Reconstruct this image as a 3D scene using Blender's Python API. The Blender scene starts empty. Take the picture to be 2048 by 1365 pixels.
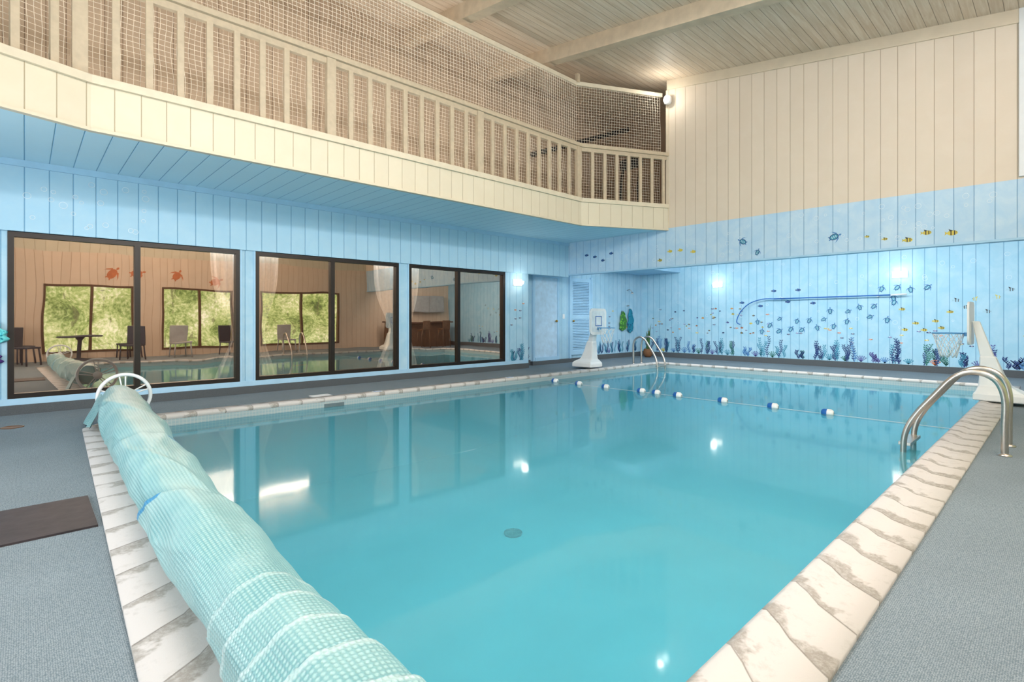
import bpy, math, random
from mathutils import Vector, Matrix, noise
random.seed(7)
S=bpy.context.scene
C=S.collection
S.view_settings.view_transform='Standard'
S.view_settings.look='None'
S.view_settings.exposure=.28

# ---------------------------------------------------------------- helpers
def L(r,g,b,a=1):
    f=lambda c:(c/255/12.92) if c/255<=.04045 else ((c/255+.055)/1.055)**2.4
    return (f(r),f(g),f(b),a)
def mk(name):
    m=bpy.data.materials.new(name); m.use_nodes=True
    nt=m.node_tree; nt.nodes.clear()
    out=nt.nodes.new('ShaderNodeOutputMaterial')
    return m,nt,out
def nd(nt,typ,ins=None,**props):
    n=nt.nodes.new('ShaderNode'+typ)
    for k,v in props.items(): setattr(n,k,v)
    for k,v in (ins or {}).items():
        s=n.inputs[k]
        if isinstance(v,bpy.types.NodeSocket): nt.links.new(v,s)
        else: s.default_value=v
    return n
def math_(nt,op,a,b=0.0,c=0.0):
    return nd(nt,'Math',{0:a,1:b,2:c},operation=op).outputs[0]
def mixc(nt,f,a,b,bt='MIX'):
    return nd(nt,'MixRGB',{'Fac':f,'Color1':a,'Color2':b},blend_type=bt).outputs[0]
def mr(nt,v,a,b,c=0.0,d=1.0):
    return nd(nt,'MapRange',{0:v,1:a,2:b,3:c,4:d}).outputs[0]
def simple(name,col,rough=.5,metal=0,nscale=0,nvar=.1,bump=0,emit=0,emcol=None,spec=.5):
    m,nt,out=mk(name)
    tc=nd(nt,'TexCoord').outputs['Object']
    b=nd(nt,'BsdfPrincipled',{'Roughness':rough,'Metallic':metal,'Specular IOR Level':spec})
    ns=nd(nt,'TexNoise',{'Vector':tc,'Scale':nscale or 8.0,'Detail':4.0})
    v=mr(nt,ns.outputs[0],.3,.7,1-nvar,1+nvar)
    hsv=nd(nt,'HueSaturation',{'Value':v,'Color':col})
    nt.links.new(hsv.outputs[0],b.inputs['Base Color'])
    if bump:
        bp=nd(nt,'Bump',{'Strength':bump,'Distance':.01,'Height':ns.outputs[0]})
        nt.links.new(bp.outputs[0],b.inputs['Normal'])
    if emit:
        b.inputs['Emission Color'].default_value=emcol or col
        b.inputs['Emission Strength'].default_value=emit
    nt.links.new(b.outputs[0],out.inputs[0])
    return m
def plank(name,axis,sp,col,groove,var=.03,cloud=None,cscale=2.5,camt=.5,rough=.55,gw=.035,stretch=None,bump=.5):
    m,nt,out=mk(name)
    tc=nd(nt,'TexCoord').outputs['Object']
    sep=nd(nt,'SeparateXYZ',{0:tc})
    u=math_(nt,'DIVIDE',sep.outputs[axis],sp)
    fl=math_(nt,'FLOOR',u)
    fr=math_(nt,'FRACT',u)
    e=math_(nt,'ABSOLUTE',math_(nt,'SUBTRACT',fr,.5))
    g=mr(nt,e,.5-gw,.5-gw*.25)
    wn=nd(nt,'TexWhiteNoise',{'W':fl},noise_dimensions='1D').outputs[0]
    base=col
    if cloud:
        mp=nd(nt,'Mapping',{'Vector':tc,'Scale':stretch or (1,1,1)})
        ns=nd(nt,'TexNoise',{'Vector':mp.outputs[0],'Scale':cscale,'Detail':6.0,'Roughness':.6,'Distortion':.6})
        f=mr(nt,ns.outputs[0],.4,.7,0,camt)
        base=mixc(nt,f,col,cloud)
    val=mr(nt,wn,0,1,1-var,1+var)
    hsv=nd(nt,'HueSaturation',{'Value':val,'Color':base})
    fin=mixc(nt,math_(nt,'MULTIPLY',g,.85),hsv.outputs[0],groove)
    bp=nd(nt,'Bump',{'Strength':bump,'Distance':.012,'Height':math_(nt,'SUBTRACT',1.0,g)})
    b=nd(nt,'BsdfPrincipled',{'Base Color':fin,'Roughness':rough,'Normal':bp.outputs[0],'Specular IOR Level':.35})
    nt.links.new(b.outputs[0],out.inputs[0])
    return m

def mesh(name,verts,faces,mats,parent=None,mi=None,smooth=False,loc=None):
    me=bpy.data.meshes.new(name)
    me.from_pydata([tuple(v) for v in verts],[],[tuple(f) for f in faces])
    if not isinstance(mats,(list,tuple)): mats=[mats]
    for m in mats: me.materials.append(m)
    if mi:
        for p,i in zip(me.polygons,mi): p.material_index=i
    if smooth:
        for p in me.polygons: p.use_smooth=True
    me.update()
    o=bpy.data.objects.new(name,me); C.objects.link(o)
    if loc: o.location=loc
    if parent: o.parent=parent
    return o
def empty(name,loc=(0,0,0),rot=0):
    o=bpy.data.objects.new(name,None); C.objects.link(o); o.location=loc; o.rotation_euler=(0,0,rot)
    o.empty_display_size=.1
    return o
def top(o,label,cat,group=None):
    o['label']=label; o['category']=cat
    if group: o['group']=group
    return o
def struct(o,label,cat='wall'):
    o['kind']='structure'; o['label']=label; o['category']=cat
    return o
BF=[(0,3,2,1),(4,5,6,7),(0,1,5,4),(1,2,6,5),(2,3,7,6),(3,0,4,7)]
def boxes(name,bs,mats,parent=None,bevel=0,mi=None):
    v=[];f=[];ml=[]
    for k,(x0,y0,z0,x1,y1,z1) in enumerate(bs):
        n=len(v)
        v+=[(x0,y0,z0),(x1,y0,z0),(x1,y1,z0),(x0,y1,z0),(x0,y0,z1),(x1,y0,z1),(x1,y1,z1),(x0,y1,z1)]
        f+=[tuple(i+n for i in q) for q in BF]
        ml+=[mi[k] if mi else 0]*6
    o=mesh(name,v,f,mats,parent,ml)
    if bevel:
        b=o.modifiers.new('bevel','BEVEL'); b.width=bevel; b.segments=2; b.limit_method='ANGLE'
    return o
def crom(pts,n=8):
    pts=[Vector(p) for p in pts]; out=[]
    for i in range(len(pts)-1):
        p0=pts[max(i-1,0)];p1=pts[i];p2=pts[i+1];p3=pts[min(i+2,len(pts)-1)]
        for k in range(n):
            t=k/n
            out.append(.5*((2*p1)+(p2-p0)*t+(2*p0-5*p1+4*p2-p3)*t*t+(3*p1-p0-3*p2+p3)*t**3))
    out.append(pts[-1]); return out
def tubegeo(pts,r,n=12,closed=False):
    pts=[Vector(p) for p in pts]; N=len(pts); v=[];f=[]
    up=None
    for i,p in enumerate(pts):
        if closed: t=pts[(i+1)%N]-pts[i-1]
        else: t=pts[min(i+1,N-1)]-pts[max(i-1,0)]
        t.normalize()
        if up is None:
            up=Vector((0,0,1)) if abs(t.z)<.9 else Vector((1,0,0))
        s=t.cross(up); s.normalize(); up=s.cross(t); up.normalize()
        rr=r[i] if isinstance(r,(list,tuple)) else r
        for k in range(n):
            a=2*math.pi*k/n
            v.append(p+s*math.cos(a)*rr+up*math.sin(a)*rr)
    for i in range(N if closed else N-1):
        j=(i+1)%N
        for k in range(n):
            k2=(k+1)%n
            f.append((i*n+k,i*n+k2,j*n+k2,j*n+k))
    if not closed:
        f.append(tuple(range(n))[::-1]); f.append(tuple((N-1)*n+k for k in range(n)))
    return v,f
def tube(name,pts,r,mat,parent=None,n=12,closed=False):
    v,f=tubegeo(pts,r,n,closed)
    return mesh(name,v,f,mat,parent,smooth=True)
def multitube(name,paths,r,mat,parent=None,n=6):
    V=[];F=[]
    for p in paths:
        v,f=tubegeo(p,r,n); k=len(V); V+=v; F+=[tuple(i+k for i in q) for q in f]
    return mesh(name,V,F,mat,parent,smooth=True)
def lathe(name,prof,mat,parent=None,n=24,loc=(0,0,0)):
    v=[];f=[]
    for (r,z) in prof:
        for k in range(n):
            a=2*math.pi*k/n; v.append((r*math.cos(a)+loc[0],r*math.sin(a)+loc[1],z+loc[2]))
    for i in range(len(prof)-1):
        for k in range(n):
            k2=(k+1)%n; f.append((i*n+k,i*n+k2,(i+1)*n+k2,(i+1)*n+k))
    f.append(tuple(range(n))[::-1]); f.append(tuple((len(prof)-1)*n+k for k in range(n)))
    return mesh(name,v,f,mat,parent,smooth=True)
def sweep(name,path,o0,o1,z0,z1,mat,parent=None):
    n=len(path);nor=[]
    for i in range(n):
        ns=[]
        for a,b in ((i-1,i),(i,i+1)):
            if a<0 or b>=n: continue
            d=Vector(path[b])-Vector(path[a]); d.normalize(); ns.append(Vector((d.y,-d.x)))
        m=ns[0] if len(ns)==1 else (ns[0]+ns[1])/(1+ns[0].dot(ns[1]))
        nor.append(m)
    v=[];f=[]
    for p,m in zip(path,nor):
        a=Vector(p)+m*o0; b=Vector(p)+m*o1
        v+=[(a.x,a.y,z0),(b.x,b.y,z0),(b.x,b.y,z1),(a.x,a.y,z1)]
    for i in range(n-1):
        for k in range(4):
            k2=(k+1)%4; f.append((i*4+k,i*4+k2,i*4+4+k2,i*4+4+k))
    f+=[(3,2,1,0),tuple((n-1)*4+k for k in range(4))]
    return mesh(name,v,f,mat,parent)

# ---------------------------------------------------------------- materials
M_mural=plank('mural_blue',1,.215,L(158,204,226),L(100,155,195),.02,L(196,224,238),3.0,.45)
M_muralX=plank('mural_blue_x',0,.215,L(162,203,226),L(105,155,192),.02,L(198,224,238),3.0,.5)
M_band=plank('band_blue_x',0,.235,L(172,212,235),L(105,158,198),.015,L(198,226,241),3.0,.35,gw=.03)
M_bandY=plank('band_blue_y',1,.235,L(178,211,236),L(112,160,200),.015,L(210,229,242),3.5,.6,gw=.03)
M_soffit=plank('soffit_blue',0,.235,L(194,228,244),L(95,155,195),.015,L(204,233,246),2.0,.3,gw=.03)
M_beigeY=plank('beige_panel_y',1,.235,L(221,207,189),L(165,142,116),.02,L(229,217,202),3,.3,gw=.022)
M_beigeX=plank('beige_panel_x',0,.235,L(214,204,182),L(168,150,120),.02,L(222,214,196),3,.3,gw=.025)
M_tan=plank('shaded_beige_x',0,.2,L(178,158,136),L(120,98,80),.05,L(194,174,150),3,.3)  # balcony beige darkened to tan, its shade put into the colour
M_shadeY=plank('shaded_beige_y',1,.2,L(160,138,116),L(105,85,68),.05)  # balcony end wall, shade likewise put into the beige
M_peach=plank('peach_panel_x',0,.2,L(226,202,180),L(185,150,122),.03,L(236,214,194),3,.4)
M_ceil=plank('whitewashed_boards',1,.15,L(212,193,170),L(134,112,90),.05,L(234,221,204),2.2,.8,gw=.035,stretch=(.7,9,9))
M_beam=simple('beam_paint',L(204,186,162),.65,nscale=6,nvar=.1,bump=.3)
M_frieze=simple('frieze_paint',L(218,204,182),.6,nscale=5,nvar=.04)
M_bal=simple('baluster_paint',L(190,174,150),.6,nscale=14,nvar=.08,bump=.2)
M_fas=simple('fascia_trim_paint',L(213,202,180),.6,nscale=8,nvar=.05,bump=.15)
M_bluetrim=simple('blue_trim_paint',L(166,206,233),.5,nscale=6,nvar=.04)
M_white=simple('white_plastic',L(228,231,233),.4,nscale=5,nvar=.03)
M_netm=simple('net_cord',L(244,234,218),.8)
M_cove=simple('dark_carpet_cove',L(86,91,95),.95,nscale=180,nvar=.25,bump=.4)
M_steel=simple('brushed_steel',L(196,189,182),.32,1.0,nscale=40,nvar=.05)
M_bronze=simple('dark_bronze_frame',L(30,21,17),.4,.2)
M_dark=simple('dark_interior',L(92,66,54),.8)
M_brown=simple('brown_wood',L(98,68,46),.5,nscale=12,nvar=.2)
M_ropeb=simple('blue_plastic',L(30,100,180),.4)
M_curtain=simple('sheer_curtain',L(235,240,242),.9,nscale=20)
M_black=simple('black_plastic',L(28,28,30),.5)

def carpet(name,c1,c2,sc=150):
    m,nt,out=mk(name)
    tc=nd(nt,'TexCoord').outputs['Object']
    vo=nd(nt,'TexVoronoi',{'Vector':tc,'Scale':sc,'Randomness':.4},feature='F1')
    f=mr(nt,vo.outputs['Distance'],.15,.65)
    ns=nd(nt,'TexNoise',{'Vector':tc,'Scale':1.2,'Detail':5.0})
    n2=nd(nt,'TexNoise',{'Vector':tc,'Scale':120.0,'Detail':3.0})
    col=mixc(nt,f,c1,c2)
    val=mr(nt,ns.outputs[0],.3,.7,.92,1.06)
    v2=mr(nt,n2.outputs[0],.3,.7,.93,1.07)
    h=nd(nt,'HueSaturation',{'Value':math_(nt,'MULTIPLY',val,v2),'Color':col})
    bp=nd(nt,'Bump',{'Strength':.2,'Distance':.003,'Height':math_(nt,'SUBTRACT',1.0,f)})
    b=nd(nt,'BsdfPrincipled',{'Base Color':h.outputs[0],'Roughness':.95,'Normal':bp.outputs[0],'Specular IOR Level':.15})
    nt.links.new(b.outputs[0],out.inputs[0]); return m
M_carpet=carpet('blue_grey_carpet',L(144,154,160),L(96,110,119))

def coping_mat():
    m,nt,out=mk('stained_coping')
    uv=nd(nt,'TexCoord').outputs['UV']; ob=nd(nt,'TexCoord').outputs['Object']
    sep=nd(nt,'SeparateXYZ',{0:uv})
    n1=nd(nt,'TexNoise',{'Vector':ob,'Scale':9.0,'Detail':4.0,'Roughness':.6})
    u=math_(nt,'DIVIDE',sep.outputs[0],.34)
    uw=math_(nt,'ADD',u,math_(nt,'MULTIPLY',math_(nt,'SUBTRACT',n1.outputs[0],.5),.16))
    frw=math_(nt,'FRACT',uw)
    n2=nd(nt,'TexNoise',{'Vector':ob,'Scale':6.0,'Detail':4.0,'Roughness':.6})
    wid=mr(nt,n2.outputs[0],.38,.62,.0,.42)
    inside=mr(nt,math_(nt,'SUBTRACT',wid,frw),-.06,.07)
    n3=nd(nt,'TexNoise',{'Vector':ob,'Scale':38.0,'Detail':8.0,'Roughness':.8})
    n4=nd(nt,'TexNoise',{'Vector':ob,'Scale':9.0,'Detail':10.0,'Roughness':.8})
    f=math_(nt,'MULTIPLY',inside,mr(nt,n3.outputs[0],.36,.56,.35,1.0))
    f=math_(nt,'MINIMUM',math_(nt,'ADD',f,mr(nt,n4.outputs[0],.54,.72,0,.45)),1.0)
    e0=math_(nt,'ABSOLUTE',math_(nt,'SUBTRACT',math_(nt,'FRACT',math_(nt,'ADD',u,.5)),.5))
    joint=mr(nt,e0,.020,.006)
    col=mixc(nt,math_(nt,'MULTIPLY',f,.85),L(198,193,190),L(140,133,124))
    col=mixc(nt,math_(nt,'MULTIPLY',joint,.7),col,L(112,105,97))
    bp=nd(nt,'Bump',{'Strength':.25,'Distance':.01,'Height':math_(nt,'SUBTRACT',n3.outputs[0],joint)})
    b=nd(nt,'BsdfPrincipled',{'Base Color':col,'Roughness':.55,'Normal':bp.outputs[0]})
    nt.links.new(b.outputs[0],out.inputs[0]); return m
M_cop=coping_mat()
def tile_mat():
    m,nt,out=mk('mosaic_tile')
    tc=nd(nt,'TexCoord').outputs['Object']
    sep=nd(nt,'SeparateXYZ',{0:tc})
    xy=math_(nt,'ADD',sep.outputs[0],sep.outputs[1])
    a=math_(nt,'ABSOLUTE',math_(nt,'SUBTRACT',math_(nt,'FRACT',math_(nt,'DIVIDE',xy,.04)),.5))
    c=math_(nt,'ABSOLUTE',math_(nt,'SUBTRACT',math_(nt,'FRACT',math_(nt,'DIVIDE',sep.outputs[2],.04)),.5))
    g=mr(nt,math_(nt,'MAXIMUM',a,c),.40,.47)
    col=mixc(nt,g,L(150,170,176),L(180,184,182))
    b=nd(nt,'BsdfPrincipled',{'Base Color':col,'Roughness':.35})
    nt.links.new(b.outputs[0],out.inputs[0]); return m
M_tile=tile_mat()
M_basin=simple('pool_plaster',L(62,184,206),.7,nscale=1.5,nvar=.05)
def water_mat():
    m,nt,out=mk('pool_water')
    tc=nd(nt,'TexCoord').outputs['Object']
    ns=nd(nt,'TexNoise',{'Vector':tc,'Scale':1.4,'Detail':2.0,'Distortion':.3})
    n2=nd(nt,'TexNoise',{'Vector':tc,'Scale':9.0,'Detail':2.0})
    h=math_(nt,'ADD',ns.outputs[0],math_(nt,'MULTIPLY',n2.outputs[0],.06))
    bp=nd(nt,'Bump',{'Strength':.045,'Distance':.02,'Height':h})
    fr=nd(nt,'Fresnel',{'IOR':1.33,'Normal':bp.outputs[0]})
    tr=nd(nt,'BsdfTransparent',{'Color':(.9,.98,1,1)})
    df=nd(nt,'BsdfDiffuse',{'Color':L(104,188,204)})
    body=nd(nt,'MixShader',{0:.40,1:tr.outputs[0],2:df.outputs[0]})
    gl=nd(nt,'BsdfGlossy',{'Color':(.95,.98,1,1),'Roughness':.06,'Normal':bp.outputs[0]})
    mx=nd(nt,'MixShader',{0:math_(nt,'MULTIPLY',fr.outputs[0],.74),1:body.outputs[0],2:gl.outputs[0]})
    nt.links.new(mx.outputs[0],out.inputs[0]); return m
M_water=water_mat()
def glass_mat():
    m,nt,out=mk('bronze_tinted_glass')
    tc=nd(nt,'TexCoord').outputs['Object']
    ns=nd(nt,'TexNoise',{'Vector':tc,'Scale':1.3,'Detail':1.0})
    bp=nd(nt,'Bump',{'Strength':.07,'Distance':.03,'Height':ns.outputs[0]})
    tr=nd(nt,'BsdfTransparent',{'Color':(.82,.68,.58,1)})
    gl=nd(nt,'BsdfGlossy',{'Color':(1,.80,.64,1),'Roughness':.012,'Normal':bp.outputs[0]})
    mx=nd(nt,'MixShader',{0:.55,1:tr.outputs[0],2:gl.outputs[0]})
    nt.links.new(mx.outputs[0],out.inputs[0]); return m
M_glass=glass_mat()
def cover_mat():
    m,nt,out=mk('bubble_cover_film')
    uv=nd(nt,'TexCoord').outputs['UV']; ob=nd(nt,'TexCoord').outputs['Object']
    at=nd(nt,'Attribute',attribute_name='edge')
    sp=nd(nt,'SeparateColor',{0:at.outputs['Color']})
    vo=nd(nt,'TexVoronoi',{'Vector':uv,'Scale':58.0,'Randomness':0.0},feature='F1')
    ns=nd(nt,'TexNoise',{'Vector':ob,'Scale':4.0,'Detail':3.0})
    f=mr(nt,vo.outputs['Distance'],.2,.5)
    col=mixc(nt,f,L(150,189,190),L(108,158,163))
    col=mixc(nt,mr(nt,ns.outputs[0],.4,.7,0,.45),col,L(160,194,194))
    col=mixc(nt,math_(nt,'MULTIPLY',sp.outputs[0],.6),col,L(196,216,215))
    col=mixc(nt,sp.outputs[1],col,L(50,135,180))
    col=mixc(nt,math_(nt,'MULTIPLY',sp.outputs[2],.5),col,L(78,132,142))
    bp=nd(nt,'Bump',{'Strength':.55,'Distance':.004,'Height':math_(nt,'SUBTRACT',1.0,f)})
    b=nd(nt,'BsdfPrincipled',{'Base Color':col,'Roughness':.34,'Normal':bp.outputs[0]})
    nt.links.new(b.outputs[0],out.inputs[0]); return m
M_cover=cover_mat()

# ---------------------------------------------------------------- room shell
XW0,XM,YW,YO=-3.0,14.7,9.0,-2.0
XH=10.46
struct(boxes('floor',[(XW0,YO,-.3,XM,.6,0),(XW0,.6,-.3,.5,7.6,0),(12.5,.6,-.3,XM,7.6,0),(XW0,7.6,-.3,XM,9.6,0)],M_carpet),'blue-grey woven carpet deck around the pool','floor')
struct(boxes('wall_windows',[(XW0,YW,0,9.0,9.15,.2),(XW0,YW,.2,-.155,9.15,2.33),(2.5,YW,.2,2.73,9.15,2.33),(5.38,YW,.2,5.61,9.15,2.33),(8.22,YW,.2,9.0,9.15,2.33),(8.88,9.15,0,9.0,9.6,2.33)],M_muralX),'light blue panelled wall holding sliding windows')
struct(boxes('wall_windows_band',[(XW0,8.96,2.30,XH,9.15,3.18)],M_band),'light blue panelled band above the windows')
struct(boxes('trim_1',[(XW0,8.975,.12,8.98,9.02,.2)]+[(a,8.98,.2,b,9.02,2.3) for a,b in((2.5,2.53),(2.70,2.73),(5.38,5.41),(5.58,5.61),(8.22,8.26))],M_bluetrim),'blue painted window trim','trim')
struct(boxes('trim_14',[(XW0,8.93,3.11,XH,8.96,3.19)],M_bluetrim),'blue moulding where band meets soffit','trim')
struct(boxes('baseboard_windows',[(XW0,8.96,0,8.98,9.0,.12)],M_cove),'dark grey carpet cove under the windows','baseboard')
DY=9.45
struct(boxes('wall_doors',[(9.0,DY,0,XM,DY+.15,3.1)],M_muralX),'light blue panelled wall with two doors')
struct(boxes('ceiling_recess',[(9.0,9.0,2.36,XH,DY,2.5)],M_bluetrim),'blue painted recess ceiling','ceiling')
struct(boxes('ceiling_alcove',[(XH+.15,YO,3.1,XM,DY,3.18)],M_bluetrim),'blue alcove ceiling','ceiling')
struct(boxes('trim_2',[(12.2,8.1,2.62,XM,DY,3.1)],M_bluetrim),'boxed blue soffit in the alcove corner','trim')
struct(boxes('baseboard_doors',[(9.0,DY-.03,0,9.5,DY,.14),(12.15,DY-.03,0,XM,DY,.14),(9.5,DY-.12,0,12.15,DY,.1)],M_cove),'dark carpet cove below the doors','baseboard')
struct(boxes('wall_mural',[(XM,YO,0,XM+.15,9.6,3.15)],M_mural),'light blue panelled wall painted with an underwater mural')
struct(boxes('baseboard_mural',[(XM-.04,YO,0,XM,DY,.15)],M_cove),'dark carpet cove below the mural','baseboard')
struct(boxes('wall_header_blue',[(XH,YO,2.36,XH+.15,9.15,3.22)],M_bandY),'blue painted header band with fish above the pool end')
struct(boxes('wall_header_beige',[(XH,YO,3.22,XH+.15,6.07,6.9)],M_beigeY),'beige vertically panelled upper wall')
struct(boxes('wall_balcony_return',[(XH+.15,6.0,3.2,13.0,6.07,7.2)],M_tan),'beige panelled wall beside the balcony, coloured tan for shade')
struct(boxes('wall_balcony_end',[(12.3,6.07,3.2,12.45,9.15,7.3)],M_shadeY),'beige panelled end wall of the balcony, coloured tan for shade')
struct(boxes('wall_balcony_back',[(XW0,YW,3.18,12.4,9.15,7.3)],M_tan),'beige panelled back wall of the balcony, coloured tan for shade')
struct(boxes('wall_left',[(XW0-.15,YO,0,XW0,9.6,7.3)],M_muralX),'light blue side wall')
OW=[(.37,2.53),(3.25,5.4),(6.23,9.3)]
segs=[];x=XW0
for a,b in OW:
    segs.append((x,YO-.15,.2,a,YO,2.22)); x=b
segs.append((x,YO-.15,.2,XM,YO,2.22))
struct(boxes('wall_opposite',segs+[(XW0,YO-.15,0,XM,YO,.2),(XW0,YO-.15,2.22,XM,YO,3.2)],M_peach),'peach panelled wall with garden windows')
struct(boxes('wall_opposite_upper',[(XW0,YO-.15,3.2,XM,YO,6.2)],M_beigeX),'beige boarded upper wall above garden windows')
def winpart(nm,e,a,b,z0,z1,y0,y1,mx):
    w=.06
    boxes('frame',[(a,y0,z0,b,y1,z0+w),(a,y0,z1-w,b,y1,z1),(a,y0,z0+w,a+w,y1,z1-w),(b-w,y0,z0+w,b,y1,z1-w)],M_bronze if nm else M_brown,e)
    boxes('mullion',[(mx-.035,y0-.005 if nm else y0,z0+w,mx+.035,y1,z1-w)],M_bronze if nm else M_brown,e)
wins=[(-.155,2.5,1.166),(2.73,5.38,4.03),(5.61,8.22,6.86)]
for i,(a,b,mx) in enumerate(wins):
    e=empty('window_%d'%(i+1),(0,0,0)); struct(e,'dark bronze framed sliding window with tinted glass','window')
    winpart(True,e,a,b,.2,2.29,8.985,9.09,mx)
    for j,(p,q,yy) in enumerate(((a+.06,mx-.035,9.035),(mx+.035,b-.06,9.05))):
        mesh('glass_pane',[(p,yy,.26),(q,yy,.26),(q,yy,2.23),(p,yy,2.23)],[(0,1,2,3)],M_glass,e)
for i,(a,b) in enumerate(OW):
    e=empty('window_%d'%(i+4)); struct(e,'brown framed window looking onto green trees','window')
    winpart(False,e,a,b,.2,2.22,YO-.12,YO+.02,(a+b)/2)
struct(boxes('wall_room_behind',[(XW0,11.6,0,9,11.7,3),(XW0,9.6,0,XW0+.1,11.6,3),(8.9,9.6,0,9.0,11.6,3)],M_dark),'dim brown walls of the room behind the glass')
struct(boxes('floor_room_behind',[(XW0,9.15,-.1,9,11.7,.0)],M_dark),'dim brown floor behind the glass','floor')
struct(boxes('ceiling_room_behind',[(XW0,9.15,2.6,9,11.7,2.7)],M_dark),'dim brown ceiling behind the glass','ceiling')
path=[(-3.0,5.85),(.5,7.0),(8.55,7.0),(XH,6.07)]
def poly_slab(name,pts,z0,z1,mat):
    n=len(pts); v=[(x,y,z0) for x,y in pts]+[(x,y,z1) for x,y in pts]
    f=[tuple(range(n))[::-1],tuple(range(n,2*n))]+[(i,(i+1)%n,(i+1)%n+n,i+n) for i in range(n)]
    return mesh(name,v,f,mat)
slab=path+[(XH,9.0),(XW0,9.0)]
struct(poly_slab('ceiling_soffit',slab,3.19,3.3,M_soffit),'bright blue boarded soffit under the balcony','ceiling')
struct(poly_slab('floor_balcony',path+[(12.3,6.07),(12.3,9),(XW0,9.0)],3.3,3.6,M_beam),'balcony floor behind the railing','floor')
struct(sweep('wall_balcony_fascia',path,-.05,.03,3.19,3.68,M_beigeX),'cream vertically boarded balcony front')
struct(sweep('trim_3',path,-.14,.07,3.66,3.745,M_fas),'cream ledge capping the balcony front','trim')
struct(sweep('trim_4',path,-.02,.05,3.165,3.2,M_fas),'cream edge strip below the balcony front','trim')
# railing
rail=top(empty('balcony_railing',(0,7,3.745)),'taupe painted wooden balcony railing with square balusters','railing')
def rp(o):
    o.parent=rail; o.matrix_parent_inverse=Matrix.Translation((0,-7,-3.745)); return o
rp(sweep('handrail',path,-.09,.06,4.82,4.89,M_bal))
rp(sweep('under_rail',path,-.055,.01,4.74,4.82,M_bal))
def stick(name,w,d,z0,z1):
    return boxes(name,[(-w/2,-d/2,z0,w/2,d/2,z1)],M_bal,None,.004)
proto_b=stick('baluster',.07,.045,3.745,4.76); proto_p=stick('post',.13,.09,3.745,4.84)
used=[0,0]
def put(pr,i,x,y,a):
    o=pr if used[i]==0 else pr.copy()
    if used[i]: C.objects.link(o)
    used[i]=1
    rp(o); o.location=(x,y,0); o.rotation_euler=(0,0,a)
def along(p,q,t): return p[0]+(q[0]-p[0])*t,p[1]+(q[1]-p[1])*t
k=0; x=.42
while x<8.6:
    put(proto_p if k%9==0 else proto_b, 1 if k%9==0 else 0, x, 7.0+.01,0); k+=1; x+=.299
ang=math.atan2(path[3][1]-path[2][1],path[3][0]-path[2][0])
for k in range(1,8):
    px_,py_=along(path[2],path[3],k/7.35); put(proto_b,0,px_,py_+.01,ang)
ang=math.atan2(path[1][1]-path[0][1],path[1][0]-path[0][0])
for k in range(1,11):
    px_,py_=along(path[1],path[0],k*.3/3.68); put(proto_b,0,px_,py_+.01,ang)
# net
net=top(empty('safety_net',(0,7,3.75)),'off-white square-mesh safety net strung along the balcony railing','net')
npts=[(-3.0,5.97),(.5,7.13),(8.58,7.13),(10.44,6.2)]
lens=[0]
for a,b in zip(npts,npts[1:]): lens.append(lens[-1]+math.dist(a,b))
cell=.060; NU=int(lens[-1]/cell); NV=41
V=[];F=[]
for i in range(NU+1):
    s=min(i*cell,lens[-1]-1e-4)
    for q in range(3):
        if lens[q]<=s<=lens[q+1]: t=(s-lens[q])/(lens[q+1]-lens[q]); bx,by=along(npts[q],npts[q+1],t); break
    for j in range(NV+1):
        z=3.76+(6.22-3.76)*j/NV
        w=noise.noise(Vector((s*.8,j*.06,0)))
        w2=noise.noise(Vector((s*2.2,j*.15,4)))
        V.append((bx+.03*w2,by+.025*w,z+.02*w2*(1-abs(2*j/NV-1))))
for i in range(NU):
    for j in range(NV):
        a=i*(NV+1)+j; F.append((a,a+NV+1,a+NV+2,a+1))
NI=Matrix.Translation((0,-7,-3.75))
o=mesh('net_mesh',V,F,M_netm); o.parent=net; o.matrix_parent_inverse=NI
wm=o.modifiers.new('w','WIREFRAME'); wm.thickness=.0075; wm.use_replace=True; wm.use_even_offset=False
o=sweep('top_rail',npts,-.025,.025,6.18,6.26,M_fas); o.parent=net; o.matrix_parent_inverse=NI
o=boxes('rail_stub',[(8.55,7.07,6.24,8.63,7.14,6.42)],M_bal); o.parent=net; o.matrix_parent_inverse=NI
# ceiling
def cz(y): return 5.66+.149*(y-.4)
struct(mesh('ceiling',[(XW0-.2,YO-.2,cz(YO-.2)),(15,YO-.2,cz(YO-.2)),(15,9.3,cz(9.3)),(XW0-.2,9.3,cz(9.3)),(XW0-.2,YO-.2,cz(YO-.2)+.15),(15,YO-.2,cz(YO-.2)+.15),(15,9.3,cz(9.3)+.15),(XW0-.2,9.3,cz(9.3)+.15)],BF,M_ceil),'whitewashed boarded sloping ceiling','ceiling')
def slopebox(name,x0,x1,y0,y1,dz0,dz1,mat):
    v=[(x0,y0,cz(y0)+dz0),(x1,y0,cz(y0)+dz0),(x1,y1,cz(y1)+dz0),(x0,y1,cz(y1)+dz0),(x0,y0,cz(y0)+dz1),(x1,y0,cz(y0)+dz1),(x1,y1,cz(y1)+dz1),(x0,y1,cz(y1)+dz1)]
    return mesh(name,v,BF,mat)
for i,bx in enumerate((-1.0,1.2,3.4,5.6,7.8)):
    struct(slopebox('trim_%d'%(5+i),bx-.1,bx+.1,YO,9.0,-.28,.01,M_beam),'taupe painted timber ceiling beam','beam')
struct(slopebox('trim_10',XH-.03,XH,YO,6.07,-.2,.01,M_frieze),'cream frieze board at the top of the wall','trim')
struct(boxes('trim_11',[(XH-.04,.33,3.25,XH,.45,6.0)],M_white),'white vertical corner trim','trim')
struct(boxes('trim_12',[(XH-.02,6.03,3.25,XH+.16,6.1,6.3)],M_frieze),'cream corner board on wall end','trim')
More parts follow.
